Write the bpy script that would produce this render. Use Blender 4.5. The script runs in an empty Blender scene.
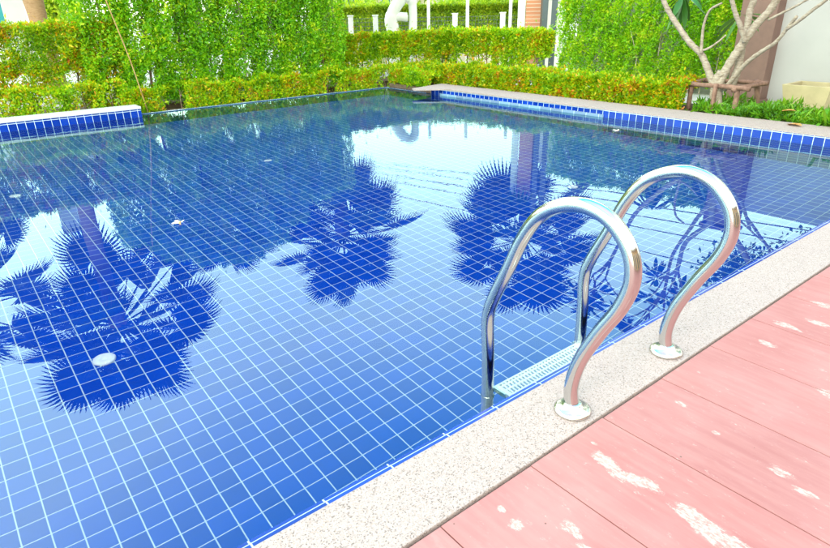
import bpy, bmesh, math, random
import numpy as np
from mathutils import Vector, Matrix, Euler
random.seed(7); rng = np.random.default_rng(11)
S = bpy.context.scene
COL = S.collection
PI = math.pi; rad = math.radians

# ------------------------------------------------------------------ camera
# world: x along the near pool edge, y across the pool, z = 0 at the water; one pool tile is 0.1 m
CR = ((0.78107223, -0.6241328, -0.01960656), (-0.26588668, -0.30400638, -0.91481386), (0.56500481, 0.71974883, -0.40339954))
CC = Vector((0.16896, -2.75968, 1.31034)); FPX = 593.8952
r_, d_, f_ = [Vector(v) for v in CR]
cam = bpy.data.cameras.new('camera'); camo = bpy.data.objects.new('camera', cam); COL.objects.link(camo)
M = Matrix.Identity(4)
for i in range(3):
    M[i][0] = r_[i]; M[i][1] = -d_[i]; M[i][2] = -f_[i]; M[i][3] = CC[i]
camo.matrix_world = M
cam.sensor_width = 36; cam.lens = FPX * 36 / 830; cam.clip_end = 2000; cam.clip_start = 0.05
S.camera = camo

def at(x, y, X=None, Y=None, Z=None):
    """measured photograph point -> place on the plane X=, Y= or Z="""
    v = r_ * ((x - 415) / FPX) + d_ * ((y - 274) / FPX) + f_
    t = (Z - CC.z) / v.z if Z is not None else (Y - CC.y) / v.y if Y is not None else (X - CC.x) / v.x
    return CC + v * t

# ------------------------------------------------------------------ tags
def tag(o, label=None, cat=None, group=None, kind=None):
    if label: o['label'] = label
    if cat: o['category'] = cat
    if group: o['group'] = group
    if kind: o['kind'] = kind
    return o
def empty(name, loc=(0, 0, 0), rz=0):
    o = bpy.data.objects.new(name, None); COL.objects.link(o)
    o.location = loc; o.rotation_euler = (0, 0, rz); o.empty_display_size = .1
    return o
def link_mesh(name, me, mat, parent=None, world=True):
    o = bpy.data.objects.new(name, me); COL.objects.link(o)
    if mat and not me.materials: me.materials.append(mat)
    if parent is not None:
        o.parent = parent
        if world:   # verts given in world coordinates, thing's empty is unrotated
            off = Vector((0, 0, 0)); p = parent
            while p is not None: off += p.location; p = p.parent
            o.location = -off
    return o
def smooth(me, ang=None):
    for p in me.polygons: p.use_smooth = True

# ------------------------------------------------------------------ node helpers
def newmat(name):
    m = bpy.data.materials.new(name); m.use_nodes = True
    nt = m.node_tree; nt.nodes.clear()
    out = nt.nodes.new('ShaderNodeOutputMaterial')
    return m, nt, out
def N(nt, t, **k):
    n = nt.nodes.new('ShaderNode' + t)
    for a, b in k.items():
        if a == 'inp':
            for i, v in b.items():
                if isinstance(v, bpy.types.NodeSocket): nt.links.new(v, n.inputs[i])
                else: n.inputs[i].default_value = v
        else: setattr(n, a, b)
    return n
def mth(nt, op, a, b=None, c=None, clamp=False):
    n = nt.nodes.new('ShaderNodeMath'); n.operation = op; n.use_clamp = clamp
    for i, v in enumerate((a, b, c)):
        if v is None: continue
        if isinstance(v, bpy.types.NodeSocket): nt.links.new(v, n.inputs[i])
        else: n.inputs[i].default_value = v
    return n.outputs[0]
def mixc(nt, fac, a, b):
    n = nt.nodes.new('ShaderNodeMix'); n.data_type = 'RGBA'
    for s, v in ((n.inputs[0], fac), (n.inputs[6], a), (n.inputs[7], b)):
        if isinstance(v, bpy.types.NodeSocket): nt.links.new(v, s)
        else: s.default_value = v if not isinstance(v, tuple) or len(v) == 4 else v + (1,)
    return n.outputs[2]
def ramp(nt, fac, stops, interp='LINEAR'):
    n = nt.nodes.new('ShaderNodeValToRGB'); n.color_ramp.interpolation = interp
    e = n.color_ramp.elements
    while len(e) < len(stops): e.new(0.5)
    for k, (p, c) in enumerate(stops): e[k].position = p; e[k].color = tuple(c) + (1,)
    nt.links.new(fac, n.inputs[0]); return n.outputs[0]
def principled(nt, out, color, rough=.5, metal=0, bump=None, bstr=.3, bdist=.01, spec=None, coat=0):
    p = nt.nodes.new('ShaderNodeBsdfPrincipled')
    for k, v in (('Base Color', color), ('Roughness', rough), ('Metallic', metal)):
        if isinstance(v, bpy.types.NodeSocket): nt.links.new(v, p.inputs[k])
        else: p.inputs[k].default_value = v + (1,) if isinstance(v, tuple) and len(v) == 3 else v
    if spec is not None: p.inputs['Specular IOR Level'].default_value = spec
    if coat: p.inputs['Coat Weight'].default_value = coat; p.inputs['Coat Roughness'].default_value = .08
    if bump is not None:
        b = N(nt, 'Bump', inp={'Height': bump, 'Strength': bstr, 'Distance': bdist})
        nt.links.new(b.outputs[0], p.inputs['Normal'])
    nt.links.new(p.outputs[0], out.inputs[0]); return p
def coords(nt):
    g = N(nt, 'NewGeometry'); s = N(nt, 'SeparateXYZ', inp={0: g.outputs['Position']})
    return g, s.outputs[0], s.outputs[1], s.outputs[2]
def noise(nt, vec, scale, detail=3, rough=.55, dist=0):
    n = N(nt, 'TexNoise', inp={'Vector': vec, 'Scale': scale, 'Detail': detail, 'Roughness': rough, 'Distortion': dist})
    return n.outputs[0]

def plain(name, col, rough=.6, var=.12, scale=8, metal=0, bump=.2, bscale=60, spec=None):
    m, nt, out = newmat(name); g, x, y, z = coords(nt)
    n = noise(nt, g.outputs['Position'], scale, 5)
    lo = tuple(max(0, c * (1 - var)) for c in col); hi = tuple(min(1, c * (1 + var)) for c in col)
    c = ramp(nt, n, [(.3, lo), (.7, hi)])
    principled(nt, out, c, rough, metal, noise(nt, g.outputs['Position'], bscale, 4), bump, .004, spec)
    return m

def tile_mat(name, ax, ay, px, py, wx, wy, ox=0, oy=0, blue=(.004, .030, .27), grout=(.62, .76, .80), rough=.12, var=.26, coat=0, wb=.003, spec=None):
    """glazed pool tile: grout every px along axis ax and every py along ay"""
    m, nt, out = newmat(name); g, x, y, z = coords(nt); A = {'x': x, 'y': y, 'z': z}
    wob = noise(nt, g.outputs['Position'], 9, 2)
    wob = mth(nt, 'MULTIPLY', mth(nt, 'SUBTRACT', wob, .5), wb)
    def lines(c, p, w, o):
        t = mth(nt, 'DIVIDE', mth(nt, 'ADD', mth(nt, 'SUBTRACT', c, o), wob), p)
        fr = mth(nt, 'ABSOLUTE', mth(nt, 'SUBTRACT', mth(nt, 'FRACT', mth(nt, 'ADD', t, 100.5)), .5))
        d = mth(nt, 'MULTIPLY', fr, p)
        return mth(nt, 'SUBTRACT', 1.0, mth(nt, 'DIVIDE', mth(nt, 'SUBTRACT', d, w * .5 - .0008), .0016), clamp=True), mth(nt, 'FLOOR', mth(nt, 'ADD', t, 100))
    l1, i1 = lines(A[ax], px, wx, ox); l2, i2 = lines(A[ay], py, wy, oy)
    L = mth(nt, 'MAXIMUM', l1, l2)
    idv = N(nt, 'CombineXYZ', inp={0: i1, 1: i2, 2: 3.0})
    wn = N(nt, 'TexWhiteNoise', inp={'Vector': idv.outputs[0]}).outputs[0]
    lo = tuple(c * (1 - var) for c in blue); hi = (blue[0] * 1.2, blue[1] * (1 + var * 1.6), blue[2] * (1 + var * .7))
    tc = mixc(nt, wn, lo, hi)
    fine = noise(nt, g.outputs['Position'], 45, 3)
    tc = mixc(nt, mth(nt, 'MULTIPLY', fine, .25), tc, (blue[0] * 2, blue[1] * 1.9, blue[2] * 1.2))
    gn = noise(nt, g.outputs['Position'], 3.5, 4)
    gc = mixc(nt, gn, tuple(c * .78 for c in grout), grout)
    c = mixc(nt, L, tc, gc)
    r = mth(nt, 'MULTIPLY_ADD', L, .5, rough)
    principled(nt, out, c, r, 0, mth(nt, 'SUBTRACT', 1.0, L), .25, .003, spec=spec, coat=coat)
    return m

BLUE = (.0004, .046, .42)
M_floor = tile_mat('pool_floor_tile', 'x', 'y', .1, .1, .0056, .0043, blue=BLUE, grout=(.56, .68, .73), rough=.35, spec=.06, var=.13)
M_wallx = tile_mat('pool_wall_tile_x', 'x', 'z', .1, .1, .0055, .006, oy=.092, blue=(.002, .026, .28))
M_wally = tile_mat('pool_wall_tile_y', 'y', 'z', .1, .1, .0060, .006, ox=.055, oy=.086, blue=(.002, .026, .30))
M_weir = tile_mat('weir_tile', 'x', 'z', .2, .5, .006, .004, oy=.25, blue=(.006, .035, .11), grout=(.25, .36, .42), rough=.04)
M_weir_side = tile_mat('weir_tile_side', 'y', 'z', .2, .2, .006, .004, oy=.1, blue=(.16, .24, .42), grout=(.6, .7, .76))
M_rim = tile_mat('rim_tile', 'x', 'y', .218, .5, .005, .0026, ox=.508, oy=-1.6375, blue=(.006, .03, .28), grout=(.42, .54, .72), wb=.0008)

def m_coping():
    m, nt, out = newmat('washed_pebble'); g, x, y, z = coords(nt); P = g.outputs['Position']
    v = N(nt, 'TexVoronoi', inp={'Vector': P, 'Scale': 300.0}); rnd = N(nt, 'SeparateColor', inp={0: v.outputs['Color']}).outputs[0]
    c = ramp(nt, rnd, [(0, (0.09, 0.062, 0.052)), (0.06, (0.154, 0.111, 0.102)), (0.12, (0.261, 0.201, 0.191)), (0.2, (0.325, 0.258, 0.246)), (0.5, (0.366, 0.295, 0.283)), (0.85, (0.415, 0.345, 0.339)), (1, (0.325, 0.23, 0.185))])
    big = noise(nt, P, 5, 4)
    c = mixc(nt, mth(nt, 'MULTIPLY', big, .40), c, (.37, .32, .292))
    principled(nt, out, c, .75, 0, v.outputs['Distance'], .35, .003)
    return m
M_coping = m_coping()

def m_deck():
    m, nt, out = newmat('pink_painted_board'); g, x, y, z = coords(nt); P = g.outputs['Position']
    # brush and grain streaks run along each board (y)
    mp = N(nt, 'Mapping', inp={'Vector': P, 'Scale': (14, 1.6, 1)}).outputs[0]
    st = noise(nt, mp, 3.2, 6, .62)
    big = noise(nt, P, 3.0, 4, .6)
    c = ramp(nt, big, [(.28, (.315, .115, .112)), (.55, (.355, .148, .146)), (.8, (.385, .192, .187))])
    c = mixc(nt, mth(nt, 'MULTIPLY', ramp(nt, st, [(.38, (0, 0, 0)), (.75, (1, 1, 1))]), .42), c, (.46, .24, .22))
    bid = mth(nt, 'FLOOR', mth(nt, 'DIVIDE', mth(nt, 'SUBTRACT', x, .216), .3432))
    wn = N(nt, 'TexWhiteNoise', noise_dimensions='1D', inp={'W': bid}).outputs[0]
    c = mixc(nt, mth(nt, 'MULTIPLY', wn, .16), c, (.44, .15, .14))
    # peeled spots: where the paint has come off, each with a place and size of its own
    spots = [(1.426, -2.026, 0.0239, 0.0381), (1.415, -2.097, 0.0239, 0.0544), (1.437, -2.162, 0.0174, 0.0435), (1.423, -2.292, 0.0239, 0.0544), (1.41, -2.369, 0.0304, 0.0598), (1.415, -2.445, 0.0217, 0.0435), (1.056, -2.026, 0.0174, 0.0196), (1.062, -1.966, 0.0109, 0.013), (1.845, -2.026, 0.0141, 0.0217), (1.763, -2.369, 0.0174, 0.0326), (1.731, -2.445, 0.013, 0.0326), (2.454, -2.042, 0.0196, 0.0326), (2.66, -2.031, 0.0217, 0.0489), (2.78, -2.097, 0.0196, 0.0435), (1.149, -2.129, 0.0174, 0.0326), (1.127, -2.195, 0.013, 0.0326), (1.051, -2.26, 0.0217, 0.0326), (1.79, -2.173, 0.0098, 0.013), (2.269, -2.325, 0.0217, 0.0435), (3.356, -2.26, 0.0326, 0.0652), (0.583, -2.314, 0.0217, 0.0435), (2.976, -2.064, 0.0217, 0.0544), (1.464, -1.966, 0.0065, 0.0109)]
    fld = None
    for sx, sy, ax, ay in spots:
        dx = mth(nt, 'DIVIDE', mth(nt, 'SUBTRACT', x, sx), ax); dy = mth(nt, 'DIVIDE', mth(nt, 'SUBTRACT', y, sy), ay)
        q = mth(nt, 'SUBTRACT', 1.0, mth(nt, 'MULTIPLY', mth(nt, 'ADD', mth(nt, 'MULTIPLY', dx, dx), mth(nt, 'MULTIPLY', dy, dy)), .5))
        q = mth(nt, 'MAXIMUM', q, 0.0)
        fld = q if fld is None else mth(nt, 'ADD', fld, q)
    fld = mth(nt, 'MINIMUM', fld, 1.0)
    rag = noise(nt, N(nt, 'Mapping', inp={'Vector': P, 'Scale': (1.25, .6, 1)}).outputs[0], 42, 9, .76)
    rag2 = ramp(nt, noise(nt, N(nt, 'Mapping', inp={'Vector': P, 'Scale': (1.6, .7, 1)}).outputs[0], 80, 6, .75), [(.42, (0, 0, 0)), (.54, (1, 1, 1))])
    pe = mth(nt, 'ADD', mth(nt, 'MULTIPLY', fld, .60), mth(nt, 'MULTIPLY', mth(nt, 'SUBTRACT', rag, .5), 2.3))
    rare = mth(nt, 'MULTIPLY', mth(nt, 'SUBTRACT', noise(nt, N(nt, 'Mapping', inp={'Vector': P, 'Scale': (2.4, 1, 1)}).outputs[0], 7, 9, .75), .66), .9)
    pe = mth(nt, 'MAXIMUM', pe, mth(nt, 'ADD', rare, .27))
    pm = mth(nt, 'DIVIDE', mth(nt, 'SUBTRACT', pe, .33), .07, clamp=True)
    scuff = mth(nt, 'DIVIDE', mth(nt, 'SUBTRACT', pe, .19), .16, clamp=True)
    c = mixc(nt, mth(nt, 'MULTIPLY', scuff, .30), c, (.46, .31, .29))
    c = mixc(nt, mth(nt, 'MULTIPLY', pm, .85), c, mixc(nt, rag2, (.40, .20, .18), (.44, .39, .365)))
    # small dark pits and chips
    v = N(nt, 'TexVoronoi', inp={'Vector': P, 'Scale': 9.0}); pit = mth(nt, 'LESS_THAN', v.outputs['Distance'], .035)
    c = mixc(nt, mth(nt, 'MULTIPLY', pit, .8), c, (.10, .06, .05))
    h = mth(nt, 'ADD', mth(nt, 'MULTIPLY', st, .6), mth(nt, 'MULTIPLY', pm, -.7))
    principled(nt, out, c, .62, 0, h, .35, .003)
    return m
M_deck = m_deck()
M_gap = plain('joint_filler', (.14, .08, .05), .9, .4, 60)

def m_water():
    m, nt, out = newmat('pool_water'); g, x, y, z = coords(nt); P = g.outputs['Position']
    # a calm pool: faint ripples, a little livelier far from the viewer's corner where the return jets are
    n1 = noise(nt, P, 5.5, 2, .5, .3); n2 = noise(nt, N(nt, 'Mapping', inp={'Vector': P, 'Rotation': (0, 0, .6), 'Scale': (1, 1.7, 1)}).outputs[0], 16, 2, .5)
    amp = N(nt, 'MapRange', inp={'Value': mth(nt, 'ADD', mth(nt, 'MULTIPLY', x, .55), y), 'From Min': 1.5, 'From Max': 7.5, 'To Min': .015, 'To Max': 1.0}).outputs[0]
    h = mth(nt, 'MULTIPLY', mth(nt, 'ADD', n1, mth(nt, 'MULTIPLY', n2, .35)), amp)
    b = N(nt, 'Bump', inp={'Height': h, 'Strength': 1.0, 'Distance': .0009})
    rf = N(nt, 'BsdfRefraction', inp={'Color': (.95, .985, 1, 1), 'Roughness': 0.0, 'IOR': 1.333, 'Normal': b.outputs[0]})
    gl = N(nt, 'BsdfGlossy', inp={'Color': (.68, 1, .95, 1), 'Roughness': 0.0, 'Normal': b.outputs[0]})
    fr = N(nt, 'Fresnel', inp={'IOR': WIOR, 'Normal': b.outputs[0]})
    mx = N(nt, 'MixShader', inp={0: fr.outputs[0], 1: rf.outputs[0], 2: gl.outputs[0]})
    nt.links.new(mx.outputs[0], out.inputs[0])
    return m
WIOR = 1.52
M_water = m_water()

def m_leaf(name, stops, trans=.5, rough=.33, ts=1.0):
    m, nt, out = newmat(name); g, x, y, z = coords(nt)
    r = g.outputs['Random Per Island']
    big = noise(nt, g.outputs['Position'], 2.6, 3, .6)
    f = mth(nt, 'ADD', mth(nt, 'MULTIPLY', r, .72), mth(nt, 'MULTIPLY', mth(nt, 'SUBTRACT', big, .32), 1.35), clamp=True)
    c = ramp(nt, f, stops)
    p = N(nt, 'BsdfPrincipled', inp={'Base Color': c, 'Roughness': rough, 'Specular IOR Level': .45})
    tr = N(nt, 'BsdfTranslucent', inp={'Color': mixc(nt, .55, c, (.46 * ts, .66 * ts, .012, 1))})
    mx = N(nt, 'MixShader', inp={0: trans, 1: p.outputs[0], 2: tr.outputs[0]})
    nt.links.new(mx.outputs[0], out.inputs[0]); return m
M_leaf_red = m_leaf('syzygium_leaf', [(0, (0.053, 0.162, 0.006)), (0.3, (0.126, 0.34, 0.008)), (0.55, (0.286, 0.52, 0.008)), (0.74, (0.532, 0.617, 0.006)), (0.87, (0.8, 0.552, 0.008)), (0.95, (0.8, 0.276, 0.012)), (1, (0.536, 0.114, 0.012))])
M_leaf_mix = m_leaf('hedge_leaf_lime', [(0, (0.053, 0.179, 0.006)), (0.3, (0.143, 0.39, 0.008)), (0.58, (0.338, 0.617, 0.008)), (0.8, (0.638, 0.715, 0.008)), (0.93, (0.78, 0.552, 0.01)), (1, (0.64, 0.227, 0.012))])
M_leaf_green = m_leaf('ficus_leaf', [(0, (0.026, 0.138, 0.01)), (0.3, (0.073, 0.308, 0.01)), (0.6, (0.181, 0.52, 0.01)), (0.85, (0.358, 0.682, 0.012)), (1, (0.676, 0.747, 0.02))])
M_leaf_wall = m_leaf('green_wall_leaf', [(0, (0.053, 0.195, 0.01)), (0.35, (0.144, 0.439, 0.012)), (0.65, (0.304, 0.65, 0.014)), (0.9, (0.535, 0.75, 0.015)), (1, (0.71, 0.747, 0.04))])
M_leaf_far = m_leaf('far_leaf', [(0, (0.076, 0.174, 0.02)), (0.5, (0.228, 0.406, 0.02)), (1, (0.548, 0.609, 0.03))])
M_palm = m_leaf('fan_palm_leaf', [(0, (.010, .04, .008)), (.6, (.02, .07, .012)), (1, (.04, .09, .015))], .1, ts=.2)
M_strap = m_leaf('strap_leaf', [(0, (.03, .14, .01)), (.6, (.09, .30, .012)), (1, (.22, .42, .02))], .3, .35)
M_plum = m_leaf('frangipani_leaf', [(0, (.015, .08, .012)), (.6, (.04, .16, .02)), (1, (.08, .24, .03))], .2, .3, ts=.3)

def m_bark(name, c1, c2, ring=0):
    m, nt, out = newmat(name); g, x, y, z = coords(nt); P = g.outputs['Position']
    mp = N(nt, 'Mapping', inp={'Vector': P, 'Scale': (6, 6, 22 if ring else 5)}).outputs[0]
    n = noise(nt, mp, 3, 6, .65, .4); n2 = noise(nt, P, 22, 4, .6)
    c = ramp(nt, n, [(.32, c1), (.6, c2)]); c = mixc(nt, mth(nt, 'MULTIPLY', n2, .35), c, tuple(v * .7 for v in c1))
    principled(nt, out, c, .8, 0, n, .6, .01); return m
M_fbark = m_bark('frangipani_bark', (.20, .145, .105), (.42, .36, .29), 1)
M_pbark = m_bark('palm_bark', (.10, .08, .07), (.22, .18, .15), 1)
M_stem = m_bark('hedge_stem', (.13, .075, .05), (.30, .20, .14))
M_palestem = m_bark('pale_stem', (.42, .33, .25), (.60, .52, .44))
M_prop = m_bark('eucalyptus_pole', (.13, .065, .045), (.28, .16, .12))
M_bamboo = m_bark('bamboo_pole', (.30, .17, .06), (.46, .30, .12))

def m_brick():
    m, nt, out = newmat('orange_brick'); g, x, y, z = coords(nt)
    v = N(nt, 'CombineXYZ', inp={0: mth(nt, 'ADD', x, y), 1: z, 2: 0.0})
    b = N(nt, 'TexBrick', inp={'Vector': v.outputs[0], 'Color1': (.50, .22, .12, 1), 'Color2': (.42, .17, .09, 1), 'Mortar': (.48, .38, .30, 1), 'Scale': 1.0, 'Mortar Size': .008, 'Brick Width': .22, 'Row Height': .075})
    principled(nt, out, b.outputs[0], .8, 0, b.outputs[1], .3, .005); return m
M_brick = m_brick()
M_steel = None
def m_steel():
    m, nt, out = newmat('polished_stainless'); g, x, y, z = coords(nt)
    n = noise(nt, g.outputs['Position'], 30, 4); r = mth(nt, 'MULTIPLY_ADD', n, .10, .085)
    principled(nt, out, (.61, .61, .60), r, 1.0, noise(nt, g.outputs['Position'], 14, 2), .05, .002); return m
M_steel = m_steel()
M_satin = plain('satin_stainless', (.62, .62, .60), .24, .05, 20, metal=1, bump=.05)
M_plastic = plain('white_plastic', (.86, .86, .85), .35, .04, 20, bump=.05)
M_white = plain('white_paint', (.74, .74, .72), .55, .05, 3)
M_white_pure = plain('white_cap', (.50, .52, .55), .5, .06, 6)
M_gardenwall = plain('white_render', (.44, .43, .43), .7, .05, 1.6, bump=.15)
M_cream = plain('cream_render', (.70, .64, .50), .7, .06, 2)
M_tan = plain('tan_render', (.50, .30, .15), .7, .08, 4)
M_brown = plain('brown_render', (.20, .115, .095), .65, .10, 9, bump=.25, bscale=90)
M_dgrey = plain('grey_steel_paint', (.055, .075, .085), .4, .1, 5)
M_planter = plain('cream_terracotta', (.50, .42, .25), .7, .10, 7)
M_soil = plain('soil', (.12, .085, .055), .95, .35, 20, bump=.6)
M_teal = plain('teal_glass', (.03, .22, .24), .12, .1, 3)
M_dark = plain('dark_glass', (.02, .05, .09), .08, .1, 3)
M_roof = plain('roof_tile', (.16, .09, .07), .7, .2, 6)
M_conc = plain('pale_concrete', (.52, .52, .50), .85, .08, 1.2)
M_orangeleaf = plain('dry_frangipani_leaf', (.62, .30, .09), .5, .25, 12)
M_petal = plain('white_petal', (.78, .76, .68), .5, .05, 30)
M_petalb = plain('yellow_petal', (.62, .36, .12), .5, .1, 60)
M_cable = plain('black_cable', (.02, .02, .022), .5, .1, 3)
M_mesh = plain('fence_mesh_wire', (.10, .12, .10), .5, .1, 3)

# ------------------------------------------------------------------ mesh builder
class MB:
    def __init__(s): s.v = []; s.f = []
    def add(s, vs, fs):
        o = len(s.v); s.v += [tuple(v) for v in vs]; s.f += [tuple(i + o for i in f) for f in fs]; return s
    def box(s, x0, x1, y0, y1, z0, z1, top=None):
        t = top or (x0, x1, y0, y1)
        vs = [(x0, y0, z0), (x1, y0, z0), (x1, y1, z0), (x0, y1, z0), (t[0], t[2], z1), (t[1], t[2], z1), (t[1], t[3], z1), (t[0], t[3], z1)]
        return s.add(vs, [(3, 2, 1, 0), (4, 5, 6, 7), (0, 1, 5, 4), (1, 2, 6, 5), (2, 3, 7, 6), (3, 0, 4, 7)])
    def obox(s, c, u, w, hu, hw, z0, z1):
        """box with horizontal axis u (unit vector), half sizes hu, hw"""
        u = Vector((u[0], u[1], 0)).normalized(); n = Vector((-u.y, u.x, 0)); c = Vector((c[0], c[1], 0))
        q = [c - u * hu - n * hw, c + u * hu - n * hw, c + u * hu + n * hw, c - u * hu + n * hw]
        return s.add([(p.x, p.y, z0) for p in q] + [(p.x, p.y, z1) for p in q], [(3, 2, 1, 0), (4, 5, 6, 7), (0, 1, 5, 4), (1, 2, 6, 5), (2, 3, 7, 6), (3, 0, 4, 7)])
    def tube(s, pts, rs, seg=10, cap=True):
        pts = [Vector(p) for p in pts]
        if not hasattr(rs, '__len__'): rs = [rs] * len(pts)
        n = None; base = len(s.v)
        for i, p in enumerate(pts):
            t = (pts[min(i + 1, len(pts) - 1)] - pts[max(i - 1, 0)]).normalized()
            if n is None:
                n = t.cross(Vector((0, 0, 1)));
                if n.length < 1e-3: n = t.cross(Vector((0, 1, 0)))
                n.normalize()
            else:
                n = (n - t * n.dot(t)).normalized()
            b = t.cross(n)
            for k in range(seg):
                a = 2 * PI * k / seg; s.v.append(tuple(p + (n * math.cos(a) + b * math.sin(a)) * rs[i]))
        for i in range(len(pts) - 1):
            for k in range(seg):
                a = base + i * seg + k; b2 = base + i * seg + (k + 1) % seg
                s.f.append((a, a + seg, b2 + seg, b2))
        if cap:
            s.f.append(tuple(base + k for k in range(seg))); e = base + (len(pts) - 1) * seg
            s.f.append(tuple(e + k for k in reversed(range(seg))))
        return s
    def lathe(s, prof, c, seg=32):
        base = len(s.v)
        for r, z in prof:
            for k in range(seg):
                a = 2 * PI * k / seg; s.v.append((c[0] + r * math.cos(a), c[1] + r * math.sin(a), c[2] + z))
        for i in range(len(prof) - 1):
            for k in range(seg):
                a = base + i * seg + k; b = base + i * seg + (k + 1) % seg
                s.f.append((a, b, b + seg, a + seg))
        s.f.append(tuple(base + (len(prof) - 1) * seg + k for k in range(seg)))
        return s
    def build(s, name, mat, parent=None, sm=False, bevel=0):
        me = bpy.data.meshes.new(name); me.from_pydata(s.v, [], s.f); me.validate()
        if bevel:
            bm = bmesh.new(); bm.from_mesh(me)
            ed = [e for e in bm.edges if len(e.link_faces) == 2 and e.calc_face_angle(0) > .5]
            bmesh.ops.bevel(bm, geom=ed, offset=bevel, segments=2, profile=.6, affect='EDGES'); bm.to_mesh(me); bm.free()
        if sm: smooth(me)
        return link_mesh(name, me, mat, parent)
def catmull(pts, n=8):
    P = [Vector(p) for p in pts]; P = [P[0] * 2 - P[1]] + P + [P[-1] * 2 - P[-2]]; out = []
    for i in range(1, len(P) - 2):
        for k in range(n):
            t = k / n
            out.append(.5 * ((2 * P[i]) + (P[i + 1] - P[i - 1]) * t + (2 * P[i - 1] - 5 * P[i] + 4 * P[i + 1] - P[i + 2]) * t * t + (3 * P[i] - P[i - 1] - 3 * P[i + 1] + P[i + 2]) * t ** 3))
    out.append(P[-2]); return out

def leaf_mesh(name, pos, out_dir, L, W, mat, parent, up=.25, spread=.9, jit=.35):
    """many small pointed leaves, each an island of two folded faces"""
    n = len(pos); pos = np.asarray(pos, float)
    d = np.asarray(out_dir, float) * np.ones((n, 3)) + rng.normal(0, spread, (n, 3)); d[:, 2] += up
    d /= np.linalg.norm(d, axis=1)[:, None]
    side = np.cross(d, rng.normal(0, 1, (n, 3))); side /= np.linalg.norm(side, axis=1)[:, None] + 1e-9
    nn = np.cross(d, side)
    l = L * (1 + jit * rng.normal(0, 1, n)).clip(.5, 1.7); w = W * (l / L)
    v = np.empty((n, 4, 3))
    v[:, 0] = pos; v[:, 2] = pos + d * l[:, None] - nn * (l * .12)[:, None]
    mid = pos + d * (l * .48)[:, None]
    v[:, 1] = mid + side * (w / 2)[:, None] + nn * (w * .15)[:, None]
    v[:, 3] = mid - side * (w / 2)[:, None] + nn * (w * .15)[:, None]
    me = bpy.data.meshes.new(name)
    me.vertices.add(n * 4); me.vertices.foreach_set('co', v.reshape(-1))
    idx = np.arange(n)[:, None] * 4
    tri = np.concatenate([idx + np.array([0, 1, 2]), idx + np.array([0, 2, 3])], axis=1).reshape(-1)
    me.loops.add(len(tri)); me.loops.foreach_set('vertex_index', tri.astype(np.int32))
    me.polygons.add(n * 2); me.polygons.foreach_set('loop_start', (np.arange(n * 2) * 3).astype(np.int32))
    me.update(calc_edges=True); me.validate()
    return link_mesh(name, me, mat, parent)

_ph = rng.uniform(0, 6.28, (3, 8)); _fr = rng.normal(0, 1, (8, 3))
def field(p, s, k=0):
    """smooth pseudo noise, roughly -1..1"""
    q = p * s; t = np.zeros(len(p))
    for i in range(8): t += np.sin(q @ (_fr[i] * (1 + .35 * i)) + _ph[k % 3, i])
    return t / 3.2

def box_leaves(x0, x1, y0, y1, z0, z1, n, faces, hole=.35, hs=5, k=0, lowgap=0):
    """points inside a hedge box, thick near its shorn faces, thinned where a noise field says so"""
    m = int(n * 1.9); u = rng.uniform(0, 1, (m, 3)); lo = np.array([x0, y0, z0]); hi = np.array([x1, y1, z1])
    p = lo + u * (hi - lo)
    fc = rng.integers(0, len(faces), m); dep = np.abs(rng.normal(0, .055, m)); near = rng.uniform(0, 1, m) < .72
    for i, (ax, sd) in enumerate(faces):
        q = near & (fc == i)
        p[q, ax] = (hi[ax] - dep[q]) if sd > 0 else (lo[ax] + dep[q])
    bump = field(p, 6, k + 1) * .035; p[:, 0] += bump; p[:, 1] -= bump; p[:, 2] += field(p, 9, k) * .04 + (rng.uniform(0, 1, m) < .03) * rng.exponential(.05, m)
    keep = field(p, hs, k) > -hole - .0 * p[:, 2]
    if lowgap:
        h = (p[:, 2] - z0) / (z1 - z0); g = np.exp(-((h - .34) / .16) ** 2) * lowgap
        keep &= field(p, 7, k + 2) > -1.2 + g * 1.9
    keep |= rng.uniform(0, 1, m) < .04
    return p[keep][:n]

# ================================================================== SETTING
def quad(name, vs, mat, kind='structure', parent=None):
    o = MB().add(vs, [tuple(range(len(vs)))]).build(name, mat, parent); o['kind'] = kind; return o
WX, WY0, WY1 = 7.05, -1.663, 6.60      # right wall, near wall, far wall of the pool
WYF = 6.82; HC = .1143
FD = -.919
GZ = .06
XL = -3.2
# ground with a hole for the pool: four big sheets joined in one mesh
g = MB(); O = 400
for a in ((-O, O, -O, -6.9), (-O, XL - .22, -6.9, 8), (7.54, O, -6.9, 8), (-O, O, 8, O), (XL - .22, 7.54, 7.26, 8)):
    g.add([(a[0], a[2], GZ), (a[1], a[2], GZ), (a[1], a[3], GZ), (a[0], a[3], GZ)], [(0, 1, 2, 3)])
def m_ground():
    m, nt, out = newmat('ground_concrete'); g_, x, y, z = coords(nt); P = g_.outputs['Position']
    n = noise(nt, P, .8, 6, .6); n2 = noise(nt, P, 40, 3)
    c = ramp(nt, n, [(.3, (.44, .44, .42)), (.7, (.56, .55, .52))]); c = mixc(nt, mth(nt, 'MULTIPLY', n2, .25), c, (.36, .35, .33))
    principled(nt, out, c, .85, 0, n2, .2, .004); return m
go = g.build('ground', m_ground()); go['kind'] = 'structure'
quad('pool_floor', [(XL, WY0 - .02, FD), (WX + .1, WY0 - .02, FD), (WX + .1, WYF + .02, FD), (XL, WYF + .02, FD)], M_floor)
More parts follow.
